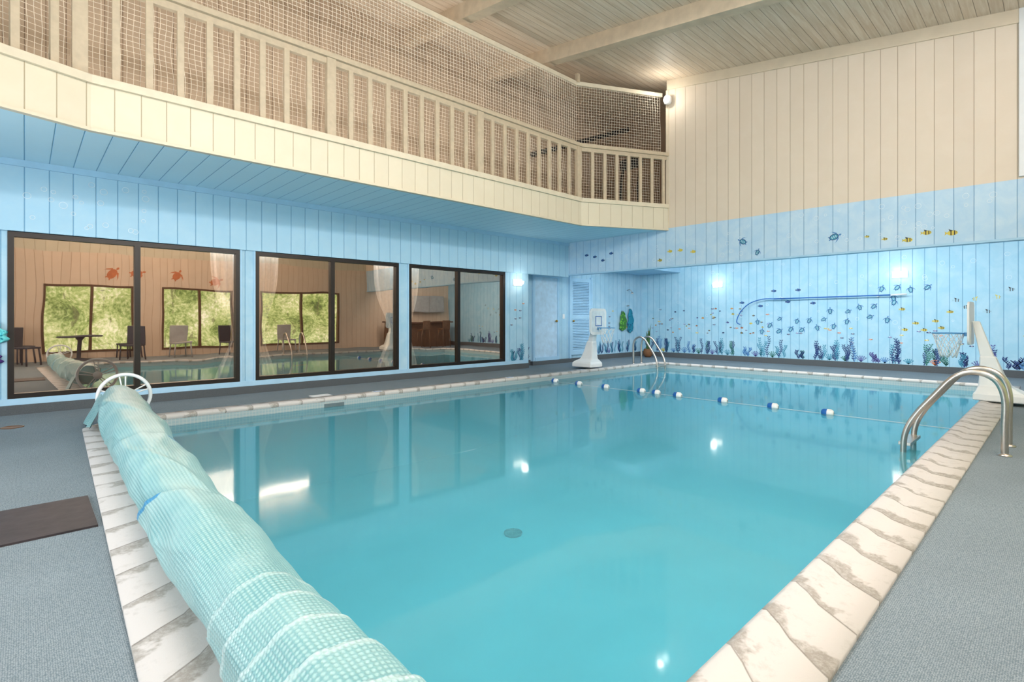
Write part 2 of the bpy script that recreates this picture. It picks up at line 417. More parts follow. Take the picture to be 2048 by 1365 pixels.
struct(boxes('trim_13',[(XH-.012,YO,2.34,XH+.16,8.96,2.375)],M_bluetrim),'blue lower edge of the header','trim')

# ---------------------------------------------------------------- doors
e=struct(empty('door_1',(9.64,DY,.19)),'pale blue painted flush door with brass knob','door')
boxes('door_leaf',[(0,-.04,0,.87,-.005,2.1)],simple('door_paint',L(185,214,236),.45),e)
boxes('door_frame',[(-.07,-.06,-.1,0,0,2.17),(.87,-.06,-.1,.94,0,2.17),(0,-.06,2.1,.87,0,2.17),(0,-.08,-.09,.87,0,0)],M_bluetrim,e)
M_brass=simple('brass',L(190,150,80),.3,1)
def ball(name,c,r,mat,parent,sx=1,sy=1,sz=1,n=16,m=10):
    v=[];f=[]
    for i in range(m+1):
        p=math.pi*i/m
        for k2 in range(n):
            a=2*math.pi*k2/n
            v.append((c[0]+r*sx*math.sin(p)*math.cos(a),c[1]+r*sy*math.sin(p)*math.sin(a),c[2]+r*sz*math.cos(p)))
    for i in range(m):
        for k2 in range(n):
            k3=(k2+1)%n; f.append((i*n+k2,(i+1)*n+k2,(i+1)*n+k3,i*n+k3))
    return mesh(name,v,f,mat,parent,smooth=True)
ball('door_knob',(.80,-.09,.95),.035,M_brass,e)
e2=struct(empty('door_2',(11.09,DY,.19)),'pale blue louvered closet door','door')
bs=[(0,-.04,0,.08,0,2.15),(.8,-.04,0,.88,0,2.15),(.08,-.04,0,.8,0,.12),(.08,-.04,1.0,.8,0,1.1),(.08,-.04,2.05,.8,0,2.15)]
boxes('door_frame',bs+[(-.07,-.06,-.1,0,0,2.2),(.88,-.06,-.1,.95,0,2.2)],M_bluetrim,e2)
V=[];F=[]
for z0,z1 in((.12,1.0),(1.1,2.05)):
    z=z0
    while z<z1-.02:
        n=len(V); V+=[(.08,-.038,z),(.8,-.038,z),(.8,-.008,z+.035),(.08,-.008,z+.035),(.08,-.03,z-.004),(.8,-.03,z-.004),(.8,0,z+.031),(.08,0,z+.031)]
        F+=[tuple(i+n for i in q) for q in BF]; z+=.045
mesh('louver_panel',V,F,M_bluetrim,e2)
ball('door_knob',(.07,-.08,.95),.03,M_brass,e2)
o=top(boxes('light_switch',[(10.78,DY-.012,1.2,10.86,DY,1.33),(10.8,DY-.02,1.245,10.84,DY,1.285)],M_white,None,.002),'white wall switch plate beside the door','switch')

# ---------------------------------------------------------------- pool
pool=top(empty('swimming_pool',(0,0,0)),'large rectangular indoor swimming pool with turquoise water and white coping','pool')
O=[(.22,.53),(12.7,.53),(12.7,7.72),(1.05,7.72),(.66,7.55),(.45,7.2)]
I=[(.55,.83),(12.4,.83),(12.4,7.42),(1.2,7.42),(.92,7.32),(.77,7.1)]
OO=[];II=[]
n=len(O)
for i in range(n):
    a,b=O[i],O[(i+1)%n]; c,d=I[i],I[(i+1)%n]
    m=max(1,int(math.dist(a,b)/.5))
    for k in range(m):
        OO.append(along(a,b,k/m)); II.append(along(c,d,k/m))
prof=[(0,0),(0,.022),(.55,.022),(.72,.04),(.93,.045),(1.02,.03),(1.03,0),(.98,-.03),(.9,-.04)]
V=[];F=[]
cum=0; N=len(OO); cu=[]
for i in range(N):
    cu.append(cum); cum+=math.dist(OO[i],OO[(i+1)%N])
for i in range(N):
    for t,z in prof:
        x,y=along(OO[i],II[i],t); V.append((x,y,z))
P=len(prof)
uvs=[]
for i in range(N):
    j=(i+1)%N; u0=cu[i]; u1=cu[i]+math.dist(OO[i],OO[j])
    for k in range(P-1):
        F.append((i*P+k,j*P+k,j*P+k+1,i*P+k+1)); uvs+=[(u0,prof[k][0]),(u1,prof[k][0]),(u1,prof[k+1][0]),(u0,prof[k+1][0])]
cop=mesh('coping',V,F,M_cop,pool,smooth=True)
ul=cop.data.uv_layers.new(name='UVMap')
for i,uvv in enumerate(uvs): ul.data[i].uv=uvv
cop.data.update()
def depth(x): return -1.2 if x<6 else -1.2+ (min(x,10)-6)/4*.35
V=[];F=[]
for (x,y) in II: V+=[(x,y,-.02),(x,y,-.2)]
for i in range(N):
    j=(i+1)%N; F.append((2*i,2*i+1,2*j+1,2*j))
mesh('tile_band',V,F,M_tile,pool)
V=[];F=[]
for (x,y) in II: V+=[(x,y,-.2),(x,y,depth(x))]
for i in range(N):
    j=(i+1)%N; F.append((2*i,2*i+1,2*j+1,2*j))
b0=len(V)
for xx in (.5,6,10,12.4): V+=[(xx,.83,depth(xx)),(xx,7.42,depth(xx))]
for q in range(3): F.append((b0+2*q,b0+2*q+2,b0+2*q+3,b0+2*q+1))
mesh('basin',V,F,M_basin,pool)
mesh('water',[(x,y,-.1) for x,y in II],[tuple(range(N))],M_water,pool)
M_drain=simple('drain_metal',L(2,14,16),.8,spec=.1)
lathe('drain_grate',[(.02,0),(.095,0),(.105,.02),(.10,.03),(.09,.03),(.09,.012),(.02,.012)],M_drain,pool,32,(3.96,4.2,-1.2))
multitube('drain_bars',[[(3.96+.02*math.cos(a),4.2+.02*math.sin(a),-1.175),(3.96+.09*math.cos(a),4.2+.09*math.sin(a),-1.175)] for a in [i*math.pi/8 for i in range(16)]],.004,M_drain,pool)
for x,y in((4.08,7.47),(6.95,7.47),(9.15,7.47)):
    boxes('depth_marker',[(x-.075,y-.05,.044,x+.075,y+.05,.05),(x-.05,y-.035,.05,x+.05,y+.035,.052),(x-.035,y-.022,.052,x+.035,y+.022,.054)],[M_white,M_ropeb],pool,mi=[0,1,0])
boxes('skimmer_lid',[(3.2,7.75,0,3.5,8.0,.012)],M_white,pool,.004)
boxes('skimmer_opening',[(3.2,7.408,-.11,3.5,7.425,-.05)],simple('skimmer_grey',L(95,110,115),.6),pool)
def ladder(name,loc,rot,label,hw=.25):
    e=top(empty(name,loc,rot),label,'pool ladder')
    for sx in(-hw,hw):
        pts=crom([(sx,-.42,0.0),(sx,-.42,.25),(sx,-.42,.5),(sx,-.36,.66),(sx,-.22,.72),(sx,-.08,.66),(sx,.06,.48),(sx,.2,.28),(sx,.28,.1),(sx,.3,-.1),(sx,.3,-.5),(sx,.28,-1.0)],6)
        tube('rail',pts,.026,M_steel,e,14)
        lathe('escutcheon',[(.05,0),(.05,.008),(.03,.022),(.024,.022)],M_steel,e,20,(sx,-.42,0))
    for z in(-.02,-.32,-.62):
        boxes('tread',[(-hw,.24,z-.015,hw,.34,z+.015)],M_steel,e,.004)
    return e
ladder('pool_ladder',(6.5,.78,0),0,'curved stainless steel pool ladder with two rails by the coping')
ladder('pool_ladder',(12.02,7.45,0),math.pi,'stainless steel pool ladder at the far corner of the pool',.19)
rope=top(empty('lane_rope',(8,4,-.1)),'thin safety rope with blue and white floats across the pool','rope')
tube('cord',[(0,y-4,.0-.004) for y in (.85,2,3,4,5,6,7.4)],.006,M_white,rope,6)
def flt(y):
    pr=[(.012,-.075),(.035,-.07),(.05,-.05),(.052,0),(.05,.05),(.035,.07),(.012,.075)]
    v=[];f=[];mi=[];nn=16
    for r,z in pr:
        for k in range(nn):
            a=2*math.pi*k/nn; v.append((r*math.cos(a),z,r*math.sin(a)))
    for i in range(len(pr)-1):
        for k in range(nn):
            k2=(k+1)%nn; f.append((i*nn+k,i*nn+k2,(i+1)*nn+k2,(i+1)*nn+k)); mi.append(0 if i<3 else 1)
    o=mesh('float',v,f,[M_white,M_ropeb],rope,mi,True); o.location=(0,y-4,.015)
for y in(7.22,6.59,5.94,5.16,4.86,4.455,3.68,2.93,2.22): flt(y)

# ---------------------------------------------------------------- cover reel
reel=top(empty('pool_cover_reel',(.7,4,.0)),'rolled translucent aqua bubble pool cover on a reel with white wheels','pool cover')
Minv=Matrix.Translation((-.7,-4,0))
def rr_(o): o.parent=reel; o.matrix_parent_inverse=Minv; return o
Y0,Y1=.62,7.36; NY=620; NT=130
V=[];F=[];ed=[];uvl=[]
def Fph(y): return y/.18 if y<1.9 else 1.9/.18+(y-1.9)/1.5
for i in range(NY+1):
    y=Y0+(Y1-Y0)*i/NY
    s=(y-Y0)/(Y1-Y0)
    ax=.575+.19*s**1.5; az=.185+.115*s**3
    base=.158+.024*min(1,s*1.4)+.006*math.sin(y*2.3)+.006*math.sin(y*5.1+1)+.008*math.sin(y*1.1+2)
    if y>6.95: base*=1-.25*((y-6.95)/.41)**2
    for k in range(NT):
        th=2*math.pi*k/NT
        ph=(-th/(2*math.pi)+Fph(y))+.06*noise.noise(Vector((math.cos(th)*.7,y*.7,math.sin(th)*.7)))
        fr=ph-math.floor(ph)
        near=max(0,min(1,(2.1-y)/.4))
        saw=(fr)*(.013-.001*near)
        wv=.018*noise.noise(Vector((math.cos(th)*1.2,y*1.5,math.sin(th)*1.2)))+.010*noise.noise(Vector((math.cos(th)*2.2,y*3.4,math.sin(th)*2.2)))
        fm=max(0,min(1,(y-1.8)/1))*(.4+.6*abs(math.sin(y*1.3)))
        c1=math.sin(.5*(th*2+y*2.2+1.2*noise.noise(Vector((y*.8,0,0)))))
        c2=math.sin(.5*(th*3-y*3.1+1.8*noise.noise(Vector((y*.9,5,0)))))
        fold=(.012*math.exp(-(c1/.2)**2)+.009*math.exp(-(c2/.16)**2))*fm
        r=base+saw+wv+fold-.004
        dx=math.cos(th); dz=math.sin(th)
        z=az+dz*r
        xx=ax+dx*r*1.05
        if dz<0: z=az+dz*r*.9
        z=max(z,.05)
        V.append((xx,y,z))
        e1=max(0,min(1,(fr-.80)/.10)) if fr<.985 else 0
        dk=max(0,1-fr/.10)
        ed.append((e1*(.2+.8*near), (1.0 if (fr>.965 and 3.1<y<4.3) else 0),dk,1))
for i in range(NY):
    for k in range(NT):
        k2=(k+1)%NT; F.append((i*NT+k,i*NT+k2,(i+1)*NT+k2,(i+1)*NT+k))
        u0=k/NT*1.15;u1=(k+1)/NT*1.15;v0=Y0+(Y1-Y0)*i/NY;v1=Y0+(Y1-Y0)*(i+1)/NY
        uvl+=[(u0,v0),(u1,v0),(u1,v1),(u0,v1)]
F.append(tuple(range(NT))[::-1]); F.append(tuple(NY*NT+k for k in range(NT))); uvl+=[(0,0)]*(2*NT)
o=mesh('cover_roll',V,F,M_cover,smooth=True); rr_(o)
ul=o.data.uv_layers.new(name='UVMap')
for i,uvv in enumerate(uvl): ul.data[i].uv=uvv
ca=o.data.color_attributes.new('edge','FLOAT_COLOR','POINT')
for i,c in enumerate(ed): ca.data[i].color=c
V=[];F=[]
for i in range(15):
    for j in range(10):
        y=6.95+.5*i/14; t=j/9
        V.append((.62-.13*t+.02*math.sin(i*1.3)*t,y+.02*math.sin(j),.36-.31*t+.01*math.sin(i*.9)))
for i in range(14):
    for j in range(9):
        a=i*10+j; F.append((a,a+1,a+11,a+10))
fl=mesh('cover_flap',V,F,M_cover,smooth=True); rr_(fl)
u2=fl.data.uv_layers.new(name='UVMap')
for lp in fl.data.loops: 
    co=fl.data.vertices[lp.vertex_index].co; u2.data[lp.index].uv=(co.z*1.1,co.y)
for wy,wx,wz in((7.5,.85,.30),(.42,.66,.30)):
    R=.25
    pts=[(wx+R*math.cos(a),wy,wz+R*math.sin(a)) for a in [2*math.pi*i/40 for i in range(40)]]
    v,f=tubegeo(pts,.02,10,True)
    for a in [2*math.pi*i/5+.4 for i in range(5)]:
        for da in(-.12,.12):
            vv,ff=tubegeo([(wx+.05*math.cos(a+da*2),wy,wz+.05*math.sin(a+da*2)),(wx+R*math.cos(a+da),wy,wz+R*math.sin(a+da))],.008,6)
            kk=len(v); v+=vv; f+=[tuple(q+kk for q in w) for w in ff]
    vv,ff=tubegeo([(wx,wy-.03,wz),(wx,wy+.03,wz)],.06,20)
    kk=len(v); v+=vv; f+=[tuple(q+kk for q in w) for w in ff]
    rr_(mesh('wheel',v,f,M_white,smooth=True))
rr_(tube('axle',[(.66,.42,.30),(.62,.7,.24)],.03,M_steel)); rr_(tube('axle',[(.80,7.3,.3),(.85,7.5,.3)],.03,M_steel))

# ---------------------------------------------------------------- basketball hoops
M_bluep=simple('blue_paint',L(80,150,200),.4)
M_board=simple('frosted_board',L(214,224,230),.35)
def hoop(loc,rot,label):
    e=top(empty('basketball_hoop',loc,rot),label,'basketball hoop','poolside basketball hoops')
    v=[]
    ring=[(0,.25,-.60,-.04),(.09,.25,-.60,-.04),(.13,.23,-.56,-.07),(.20,.13,-.44,-.09),(.36,.11,-.36,-.10),(.62,.09,-.27,-.10)]
    for z,w,ya,yb in ring:
        v+=[(-w,ya,z),(w,ya,z),(w*.9,yb,z),(-w*.9,yb,z)]
    f=[(3,2,1,0)]
    for i in range(len(ring)-1):
        for k in range(4):
            k2=(k+1)%4; f.append((i*4+k,i*4+k2,i*4+4+k2,i*4+4+k))
    f.append(tuple((len(ring)-1)*4+k for k in range(4)))
    o=mesh('base',v,f,M_white,e); bm=o.modifiers.new('b','BEVEL'); bm.width=.02; bm.segments=3
    o=mesh('pole',[(-.07,-.26,.6),(.07,-.26,.6),(.07,-.11,.6),(-.07,-.11,.6),(-.05,-.10,1.12),(.05,-.10,1.12),(.05,-.02,1.12),(-.05,-.02,1.12)],BF,M_white,e)
    bm=o.modifiers.new('b','BEVEL'); bm.width=.012; bm.segments=2
    def rrect(w,h,r,z0,n=6):
        p=[]
        for cx,cy,a0 in((w/2-r,h/2-r,0),(-w/2+r,h/2-r,90),(-w/2+r,-h/2+r,180),(w/2-r,-h/2+r,270)):
            for k in range(n+1):
                a=math.radians(a0+90*k/n); p.append((cx+r*math.cos(a),z0+cy+r*math.sin(a)))
        return p
    def plate(name,w,h,r,y0,y1,mat):
        p=rrect(w,h,r,1.09); n=len(p)
        v=[(a,y0,b) for a,b in p]+[(a,y1,b) for a,b in p]
        f=[tuple(range(n)),tuple(range(n,2*n))[::-1]]+[(i,i+n,(i+1)%n+n,(i+1)%n) for i in range(n)]
        return mesh(name,v,f,mat,e)
    plate('backboard',.62,.62,.10,-.015,.010,M_white)
    plate('backboard_panel',.50,.5,.05,.010,.013,M_board)
    boxes('target_square',[(-.12,.013,.98,-.10,.017,1.22),(.10,.013,.98,.12,.017,1.22),(-.12,.013,1.20,.12,.017,1.22),(-.12,.013,.98,.12,.017,1.0)],M_ropeb,e)
    R=.19; cy=.25; zr=.94
    tube('rim',[(R*math.cos(a),cy+R*math.sin(a),zr) for a in [2*math.pi*i/32 for i in range(32)]],.009,M_bluep,e,8,True)
    boxes('rim_bracket',[(-.05,.01,.90,.05,.07,.955)],M_bluep,e)
    paths=[]
    for i in range(10):
        for sgn in(1,-1):
            pp=[]
            for k in range(7):
                t=k/6; a=2*math.pi*(i/10)+sgn*t*math.pi/10*4; r=R*(1-.5*t**.8)
                pp.append((r*math.cos(a),cy+r*math.sin(a),zr-.36*t))
            paths.append(pp)
    multitube('net',paths,.0055,M_white,e,5)
    return e
hoop((9.92,7.58,.045),math.pi,'white poolside basketball hoop with a blue square on its backboard')
hoop((10.05,.94,.045),0,'white poolside basketball hoop with blue rim standing on the coping')

# ---------------------------------------------------------------- sconces
M_lamp=simple('lamp_glow',L(255,246,225),.4,emit=3,emcol=(1,.93,.82,1))
def sconce(loc,rot):
    e=top(empty('wall_sconce',loc,rot),'small white half-box wall sconce, lit','wall lamp','wall sconces')
    boxes('backplate',[(-.15,-.015,-.08,.15,0,.08)],M_white,e,.004)
    v=[(-.14,-.015,-.05),(.14,-.015,-.05),(.11,-.10,-.03),(-.11,-.10,-.03),(-.14,-.015,.05),(.14,-.015,.05),(.11,-.12,.03),(-.11,-.12,.03)]
    mesh('lamp_shade',v,BF,M_lamp,e)
    ld=bpy.data.lights.new('sconce_light','POINT'); ld.energy=3.0; ld.color=(1,.93,.82); ld.shadow_soft_size=.08
    lo=bpy.data.objects.new('sconce_light',ld); C.objects.link(lo); lo.parent=e; lo.location=(0,-.26,.05)
sconce((8.63,YW,2.07),0)
sconce((XM,6.91,2.19),-math.pi/2)
sconce((XM,2.6,2.22),-math.pi/2)
e=top(empty('flood_light',(XH-.12,6.0,6.02)),'bright white flood lamp on the corner of the upper wall','flood light')
lathe('housing',[(.03,-.09),(.07,-.07),(.085,-.02),(.085,.06),(.06,.1),(.03,.11)],M_white,e,20)
ball('lens',(-.05,0,0),.062,simple('flood_glow',L(255,240,215),.4,emit=18,emcol=(1,.93,.8,1)),e)
boxes('bracket',[(.05,-.02,-.03,.12,.02,.03)],M_black,e)
ld=bpy.data.lights.new('flood','POINT'); ld.energy=9; ld.color=(1,.94,.84); ld.shadow_soft_size=.06
lo=bpy.data.objects.new('flood',ld); C.objects.link(lo); lo.parent=e; lo.location=(-.3,0,.02)

# ---------------------------------------------------------------- mural paint
cols=[L(28,58,116),L(78,134,192),L(212,194,85),L(40,40,50),L(205,120,75),L(60,142,172),L(222,234,244),L(52,122,112),L(90,95,160),L(165,204,222),L(196,222,240)]
PM=[simple('mural_paint_%s'%n_,c,.6) for n_,c in zip('navy blue yellow black orange teal white green violet pale mist'.split(),cols)]
NAVY,BLUE,YEL,BLK,ORG,TEAL,WHT,GRN,VIO,PAL,MIST=range(11)
class Paint:
    def __init__(s,f): s.f=f; s.v=[]; s.F=[]; s.mi=[]
    def poly(s,pts,m,l=0):
        n=len(s.v); s.v+=[s.f(a,b,.003+.0012*l) for a,b in pts]; s.F.append(tuple(range(n,n+len(pts)))); s.mi.append(m)
    def ell(s,cx,cy,a,b,rot,m,l=0,n=14):
        c,sn=math.cos(rot),math.sin(rot)
        s.poly([(cx+a*math.cos(t)*c-b*math.sin(t)*sn,cy+a*math.cos(t)*sn+b*math.sin(t)*c) for t in [2*math.pi*i/n for i in range(n)]],m,l)
    def ring(s,cx,cy,r,w,m):
        n=14
        for i in range(n):
            a=2*math.pi*i/n;b=2*math.pi*(i+1)/n
            s.poly([(cx+r*math.cos(a),cy+r*math.sin(a)),(cx+r*math.cos(b),cy+r*math.sin(b)),(cx+(r-w)*math.cos(b),cy+(r-w)*math.sin(b)),(cx+(r-w)*math.cos(a),cy+(r-w)*math.sin(a))],m)
    def fish(s,cx,cy,sc,d,body,stripe):
        s.ell(cx,cy,sc*.5,sc*.3,0,body,0)
        s.poly([(cx+d*sc*.4,cy),(cx+d*sc*.72,cy+sc*.24),(cx+d*sc*.66,cy),(cx+d*sc*.72,cy-sc*.24)],body,1)
        s.poly([(cx-d*sc*.1,cy+sc*.25),(cx+d*sc*.35,cy+sc*.48),(cx+d*sc*.25,cy+sc*.2)],stripe,1)
        for q in(-.2,.12):
            hh=.27 if q<0 else .29
            s.poly([(cx+d*sc*(q-.05),cy+sc*hh),(cx+d*sc*(q+.05),cy+sc*hh),(cx+d*sc*(q+.05),cy-sc*hh),(cx+d*sc*(q-.05),cy-sc*hh)],stripe,2)
        s.ell(cx-d*sc*.36,cy+sc*.06,sc*.05,sc*.05,0,BLK,3,8)
    def turtle(s,cx,cy,sc,rot,shell=BLUE,lim=BLUE,pat=TEAL):
        s.ell(cx,cy,sc*.40,sc*.28,rot,NAVY if lim==BLUE else lim,1)
        s.ell(cx,cy,sc*.34,sc*.22,rot,pat,2)
        for q in(-.17,.0,.17): s.ell(cx+sc*q*math.cos(rot),cy+sc*q*math.sin(rot),sc*.05,sc*.14,rot,PAL if lim==BLUE else shell,3,8)
        def P(a,b): return (cx+sc*(a*math.cos(rot)-b*math.sin(rot)),cy+sc*(a*math.sin(rot)+b*math.cos(rot)))
        x,y=P(.52,0); s.ell(x,y,sc*.12,sc*.08,rot,lim,1,10)
        for d in(1,-1):
            s.poly([P(.30,.16*d),P(.2,.24*d),P(-.02,.50*d),P(-.18,.58*d),P(.06,.50*d),P(.34,.26*d)],lim,0)
            s.poly([P(-.3,.12*d),P(-.36,.05*d),P(-.50,.14*d),P(-.44,.2*d)],lim,0)
    def weed(s,cx,z0,h,m1,m2):
        for b in range(random.randint(3,5)):
            x0=cx+random.uniform(-.1,.1); hh=h*random.uniform(.55,1); ph=random.uniform(0,6); lean=random.uniform(-.1,.1)
            P=[(x0+lean*t+.02*math.sin(ph+t*9),z0+hh*t) for t in [i/10 for i in range(11)]]
            m=random.choice((m1,m2))
            for i in range(10):
                w=.008*(1-i/11)
                s.poly([(P[i][0]-w,P[i][1]),(P[i][0]+w,P[i][1]),(P[i+1][0]+w*.9,P[i+1][1]),(P[i+1][0]-w*.9,P[i+1][1])],m,b%3)
                if i>0:
                    for d in(-1,1):
                        s.ell(P[i][0]+d*.022,P[i][1]+.018,.025,.010,d*.8,m,b%3,8)
    def coral(s,cx,z0,h,m):
        for b in range(6):
            a=math.pi/2+(b-2.5)*.32; x1=cx+h*math.cos(a); z1=z0+h*math.sin(a); w=.008
            s.poly([(cx-w,z0),(cx+w,z0),(x1+w,z1),(x1-w,z1)],m,0)
            s.ell(x1,z1,.013,.013,0,m,1,8)
            xm,zm=(cx+x1)/2,(z0+z1)/2
            s.poly([(xm-.006,zm),(xm+.006,zm),(xm+h*.3*math.cos(a+.7),zm+h*.3*math.sin(a+.7))],m,1)
    def build(s,name,parent):
        o=mesh(name,s.v,s.F,PM,parent,s.mi); return o
W=bpy.data.objects
pm=Paint(lambda a,b,o:(XM-o,a,b))
y=9.2
while y>-.2:
    m1,m2=random.choice(((NAVY,TEAL),(BLUE,NAVY),(NAVY,VIO),(TEAL,NAVY),(NAVY,GRN)))
    pm.weed(y,.16,random.choice((.28,.42,.52,.62)),m1,m2)
    if random.random()<.75: pm.coral(y-.22,.16,random.uniform(.1,.16),random.choice((VIO,ORG,TEAL,TEAL,YEL,BLUE,GRN)))
    y-=random.uniform(.30,.48)
for i in range(60):
    yy=random.uniform(5.5,9.2); z=random.uniform(.75,1.5)
    pm.fish(yy,z,random.uniform(.05,.08),random.choice((1,-1)),random.choice((ORG,NAVY,NAVY,VIO,YEL)),random.choice((WHT,YEL,BLK)))
tp=[]
while len(tp)<20:
    yy=random.uniform(2.7,5.8); z=.80+(5.8-yy)*.15+random.uniform(-.1,.32)
    if all(math.hypot(yy-a,z-b)>.25 for a,b in tp): tp.append((yy,z)); pm.turtle(yy,z,random.uniform(.14,.18),math.pi/2+random.uniform(-.3,1.2))
for a,b in((2.95,1.9),(2.65,1.92),(2.72,1.68),(2.4,1.86),(2.1,1.9)): pm.turtle(a,b,.16,random.uniform(1.4,2.8))
for a,b in((2.55,1.42),(2.3,1.1),(2.15,.95),(1.95,1.15),(2.5,.95),(1.85,1.0),(1.7,1.35)): pm.fish(a,b,.1,1,YEL,BLK)
for a,b in((1.3,1.62),(1.45,1.45),(.95,1.65),(.75,1.8),(1.6,1.6),(1.1,1.35)): pm.fish(a,b,.12,random.choice((1,-1)),PAL,random.choice((YEL,BLK)))
for q in((5.35,1.95),(4.75,1.95),(5.0,1.65),(4.4,1.6),(5.7,1.55),(6.2,1.65)): pm.fish(q[0],q[1],.11,1,NAVY,BLUE)
for i in range(30): pm.fish(random.uniform(.3,6),random.uniform(.6,1.0),.065,random.choice((1,-1)),random.choice((YEL,ORG,VIO,NAVY)),WHT)
for i in range(50): pm.ring(random.uniform(0,9.2),random.uniform(1.0,2.9),random.uniform(.02,.05),.005,WHT)
pm.build('mural_painting',W['wall_mural'])
ph=Paint(lambda a,b,o:(XH-o-.0,a,b))
for a,b,s_ in((1.19,2.53,.13),(1.5,2.57,.115),(1.74,2.48,.115),(2.05,2.53,.07),(2.3,2.6,.06)): ph.fish(a,b,s_,1,YEL,BLK)
for a,b,s_,r in((2.8,2.65,.19,2.8),(4.4,2.74,.18,.5),(4.12,2.5,.13,2.0)): ph.turtle(a,b,s_,r)
for a,b in((6.0,2.7),(5.75,2.7),(6.25,2.52),(5.45,2.64)): ph.fish(a,b,.1,1,YEL,BLK if b<2.6 else YEL)
for a,b in((8.36,2.82),(8.1,2.76),(7.85,2.65),(7.6,2.8)): ph.fish(a,b,.1,-1,NAVY,BLUE)
for i in range(60): ph.ring(random.uniform(.2,8.8),random.uniform(2.5,3.12),random.uniform(.02,.045),.005,WHT)
ph.build('header_painting',W['wall_header_blue'])
pb=Paint(lambda a,b,o:(a,8.96-o,b))
for i in range(22): pb.ring(random.uniform(-.1,1.3),random.uniform(2.4,3.05),random.uniform(.02,.045),.006,WHT)
for i in range(20): pb.ring(random.uniform(7,10.3),random.uniform(2.4,3.05),random.uniform(.02,.04),.006,MIST)
pb.build('band_painting',W['wall_windows_band'])
pd=Paint(lambda a,b,o:(a,YW-o-.0,b))
for x in(8.5,8.8): pd.weed(x,.16,.45,NAVY,TEAL)
for i in range(6): pd.fish(random.uniform(8.35,8.9),random.uniform(.8,1.6),.07,-1,random.choice((NAVY,ORG)),WHT)
pd.build('window_wall_painting',W['wall_windows'])
pe=Paint(lambda a,b,o:(a,DY-o,b))
for x in(9.35,12.5,12.8,13.1,13.5,13.9,14.3): pe.weed(x,.16,random.uniform(.35,.6),NAVY,TEAL)
for x in(9.3,12.4,12.9): pe.coral(x,.16,.14,VIO)
for i in range(12): pe.fish(random.uniform(12.3,14.3),random.uniform(.8,1.5),.08,-1,random.choice((NAVY,ORG,YEL)),WHT)
pe.build('door_wall_painting',W['wall_doors'])
po=Paint(lambda a,b,o:(a,YO+o,b))
for a,b in((1.96,2.58),(2.59,2.62),(3.67,2.62),(4.85,2.5)): po.turtle(a,b,.4,random.uniform(0,1.2),ORG,ORG,ORG)
po.build('opposite_painting',W['wall_opposite'])

# ---------------------------------------------------------------- life hook pole
e=top(empty('life_hook',(XM-.14,4,1.7)),'blue pool safety pole with curved hook hung on the mural wall','pool hook')
tube('pole',[(0,-1.25,.05),(0,0,.04),(0,1.3,.03)],.016,M_ropeb,e,10)
tube('hook',crom([(0,1.3,.03),(0,1.6,.03),(0,1.95,-.08),(0,2.2,-.32),(0,2.3,-.58),(0,2.2,-.66)],6),.013,M_ropeb,e,10)
tube('pole_grip',[(0,-1.55,.06),(0,-1.25,.05)],.02,M_white,e,10)
for yy in(-1.0,1.1): boxes('bracket',[(0,yy-.02,.02,.13,yy+.02,.06)],M_white,e)
# ---------------------------------------------------------------- plant, shower, towels
e=top(empty('potted_plant',(14.25,8.95,0)),'tall snake plant in a brown woven pot in the corner','plant')
lathe('pot',[(.08,0),(.12,.04),(.15,.14),(.13,.24),(.12,.26),(.10,.25),(.10,.22)],simple('wicker',L(120,82,52),.8,nscale=60,nvar=.3,bump=.6),e)
V=[];F=[]
for i in range(12):
    a=random.uniform(0,6.28); r=random.uniform(0,.06); h=random.uniform(.45,.85); ln=random.uniform(.02,.14)
    ca_,sa=math.cos(a),math.sin(a); n=len(V)
    for k in range(7):
        t=k/6; w=.03*(1-t**2)+.002
        cx=(r+ln*t*t)*ca_; cy=(r+ln*t*t)*sa; z=.22+h*t
        V+=[(cx-sa*w,cy+ca_*w,z),(cx,cy,z-.0),(cx+sa*w,cy-ca_*w,z)]
    for k in range(6):
        for q in range(2): F.append((n+3*k+q,n+3*k+q+1,n+3*k+q+4,n+3*k+q+3))
mesh('leaves',V,F,simple('leaf',L(70,110,60),.5,nscale=20,nvar=.3),e,smooth=True)
def towel(name,x,y,z,w,h,col,label):
    e=top(empty(name,(x,y,z)),label,'towel')
    V=[];F=[];n1,n2=18,16
    for i in range(n1+1):
        for j in range(n2+1):
            u=i/n1*2-1; t=j/n2
            ww=w*(.18+.82*min(1,t*1.6)**.7)
            V.append((u*ww/2+.02*math.sin(j),-.05-.04*math.sin(t*3.1)-.022*math.sin(u*9+t*2),-h*t*(1-.12*abs(u))))
    for i in range(n1):
        for j in range(n2):
            a=i*(n2+1)+j; F.append((a,a+1,a+n2+2,a+n2+1))
    o=mesh('cloth',V,F,col,e,smooth=True); s=o.modifiers.new('s','SOLIDIFY'); s.thickness=.012
    tube('hook',[(0,.0,.02),(0,-.06,.01),(0,-.07,.03)],.008,M_steel,e,8)
def patt(name,c1,c2,sc):
    m,nt,out=mk(name); tc=nd(nt,'TexCoord').outputs['Object']
    vo=nd(nt,'TexVoronoi',{'Vector':tc,'Scale':sc}); f=mr(nt,vo.outputs['Distance'],.25,.4)
    b=nd(nt,'BsdfPrincipled',{'Base Color':mixc(nt,f,c1,c2),'Roughness':.9}); nt.links.new(b.outputs[0],out.inputs[0]); return m
towel('beach_towel',13.55,DY,1.42,.34,.6,patt('towel_green',L(110,180,60),L(60,120,60),14),'lime green towel hanging in the corner')
towel('beach_towel',13.95,DY,1.5,.3,.75,patt('towel_teal',L(20,90,130),L(30,130,160),14),'teal towel hanging in the corner')
towel('beach_towel',-.30,9.0,1.16,.3,.27,patt('towel_turq',L(20,140,160),L(110,215,220),22),'turquoise patterned towel beside the window')
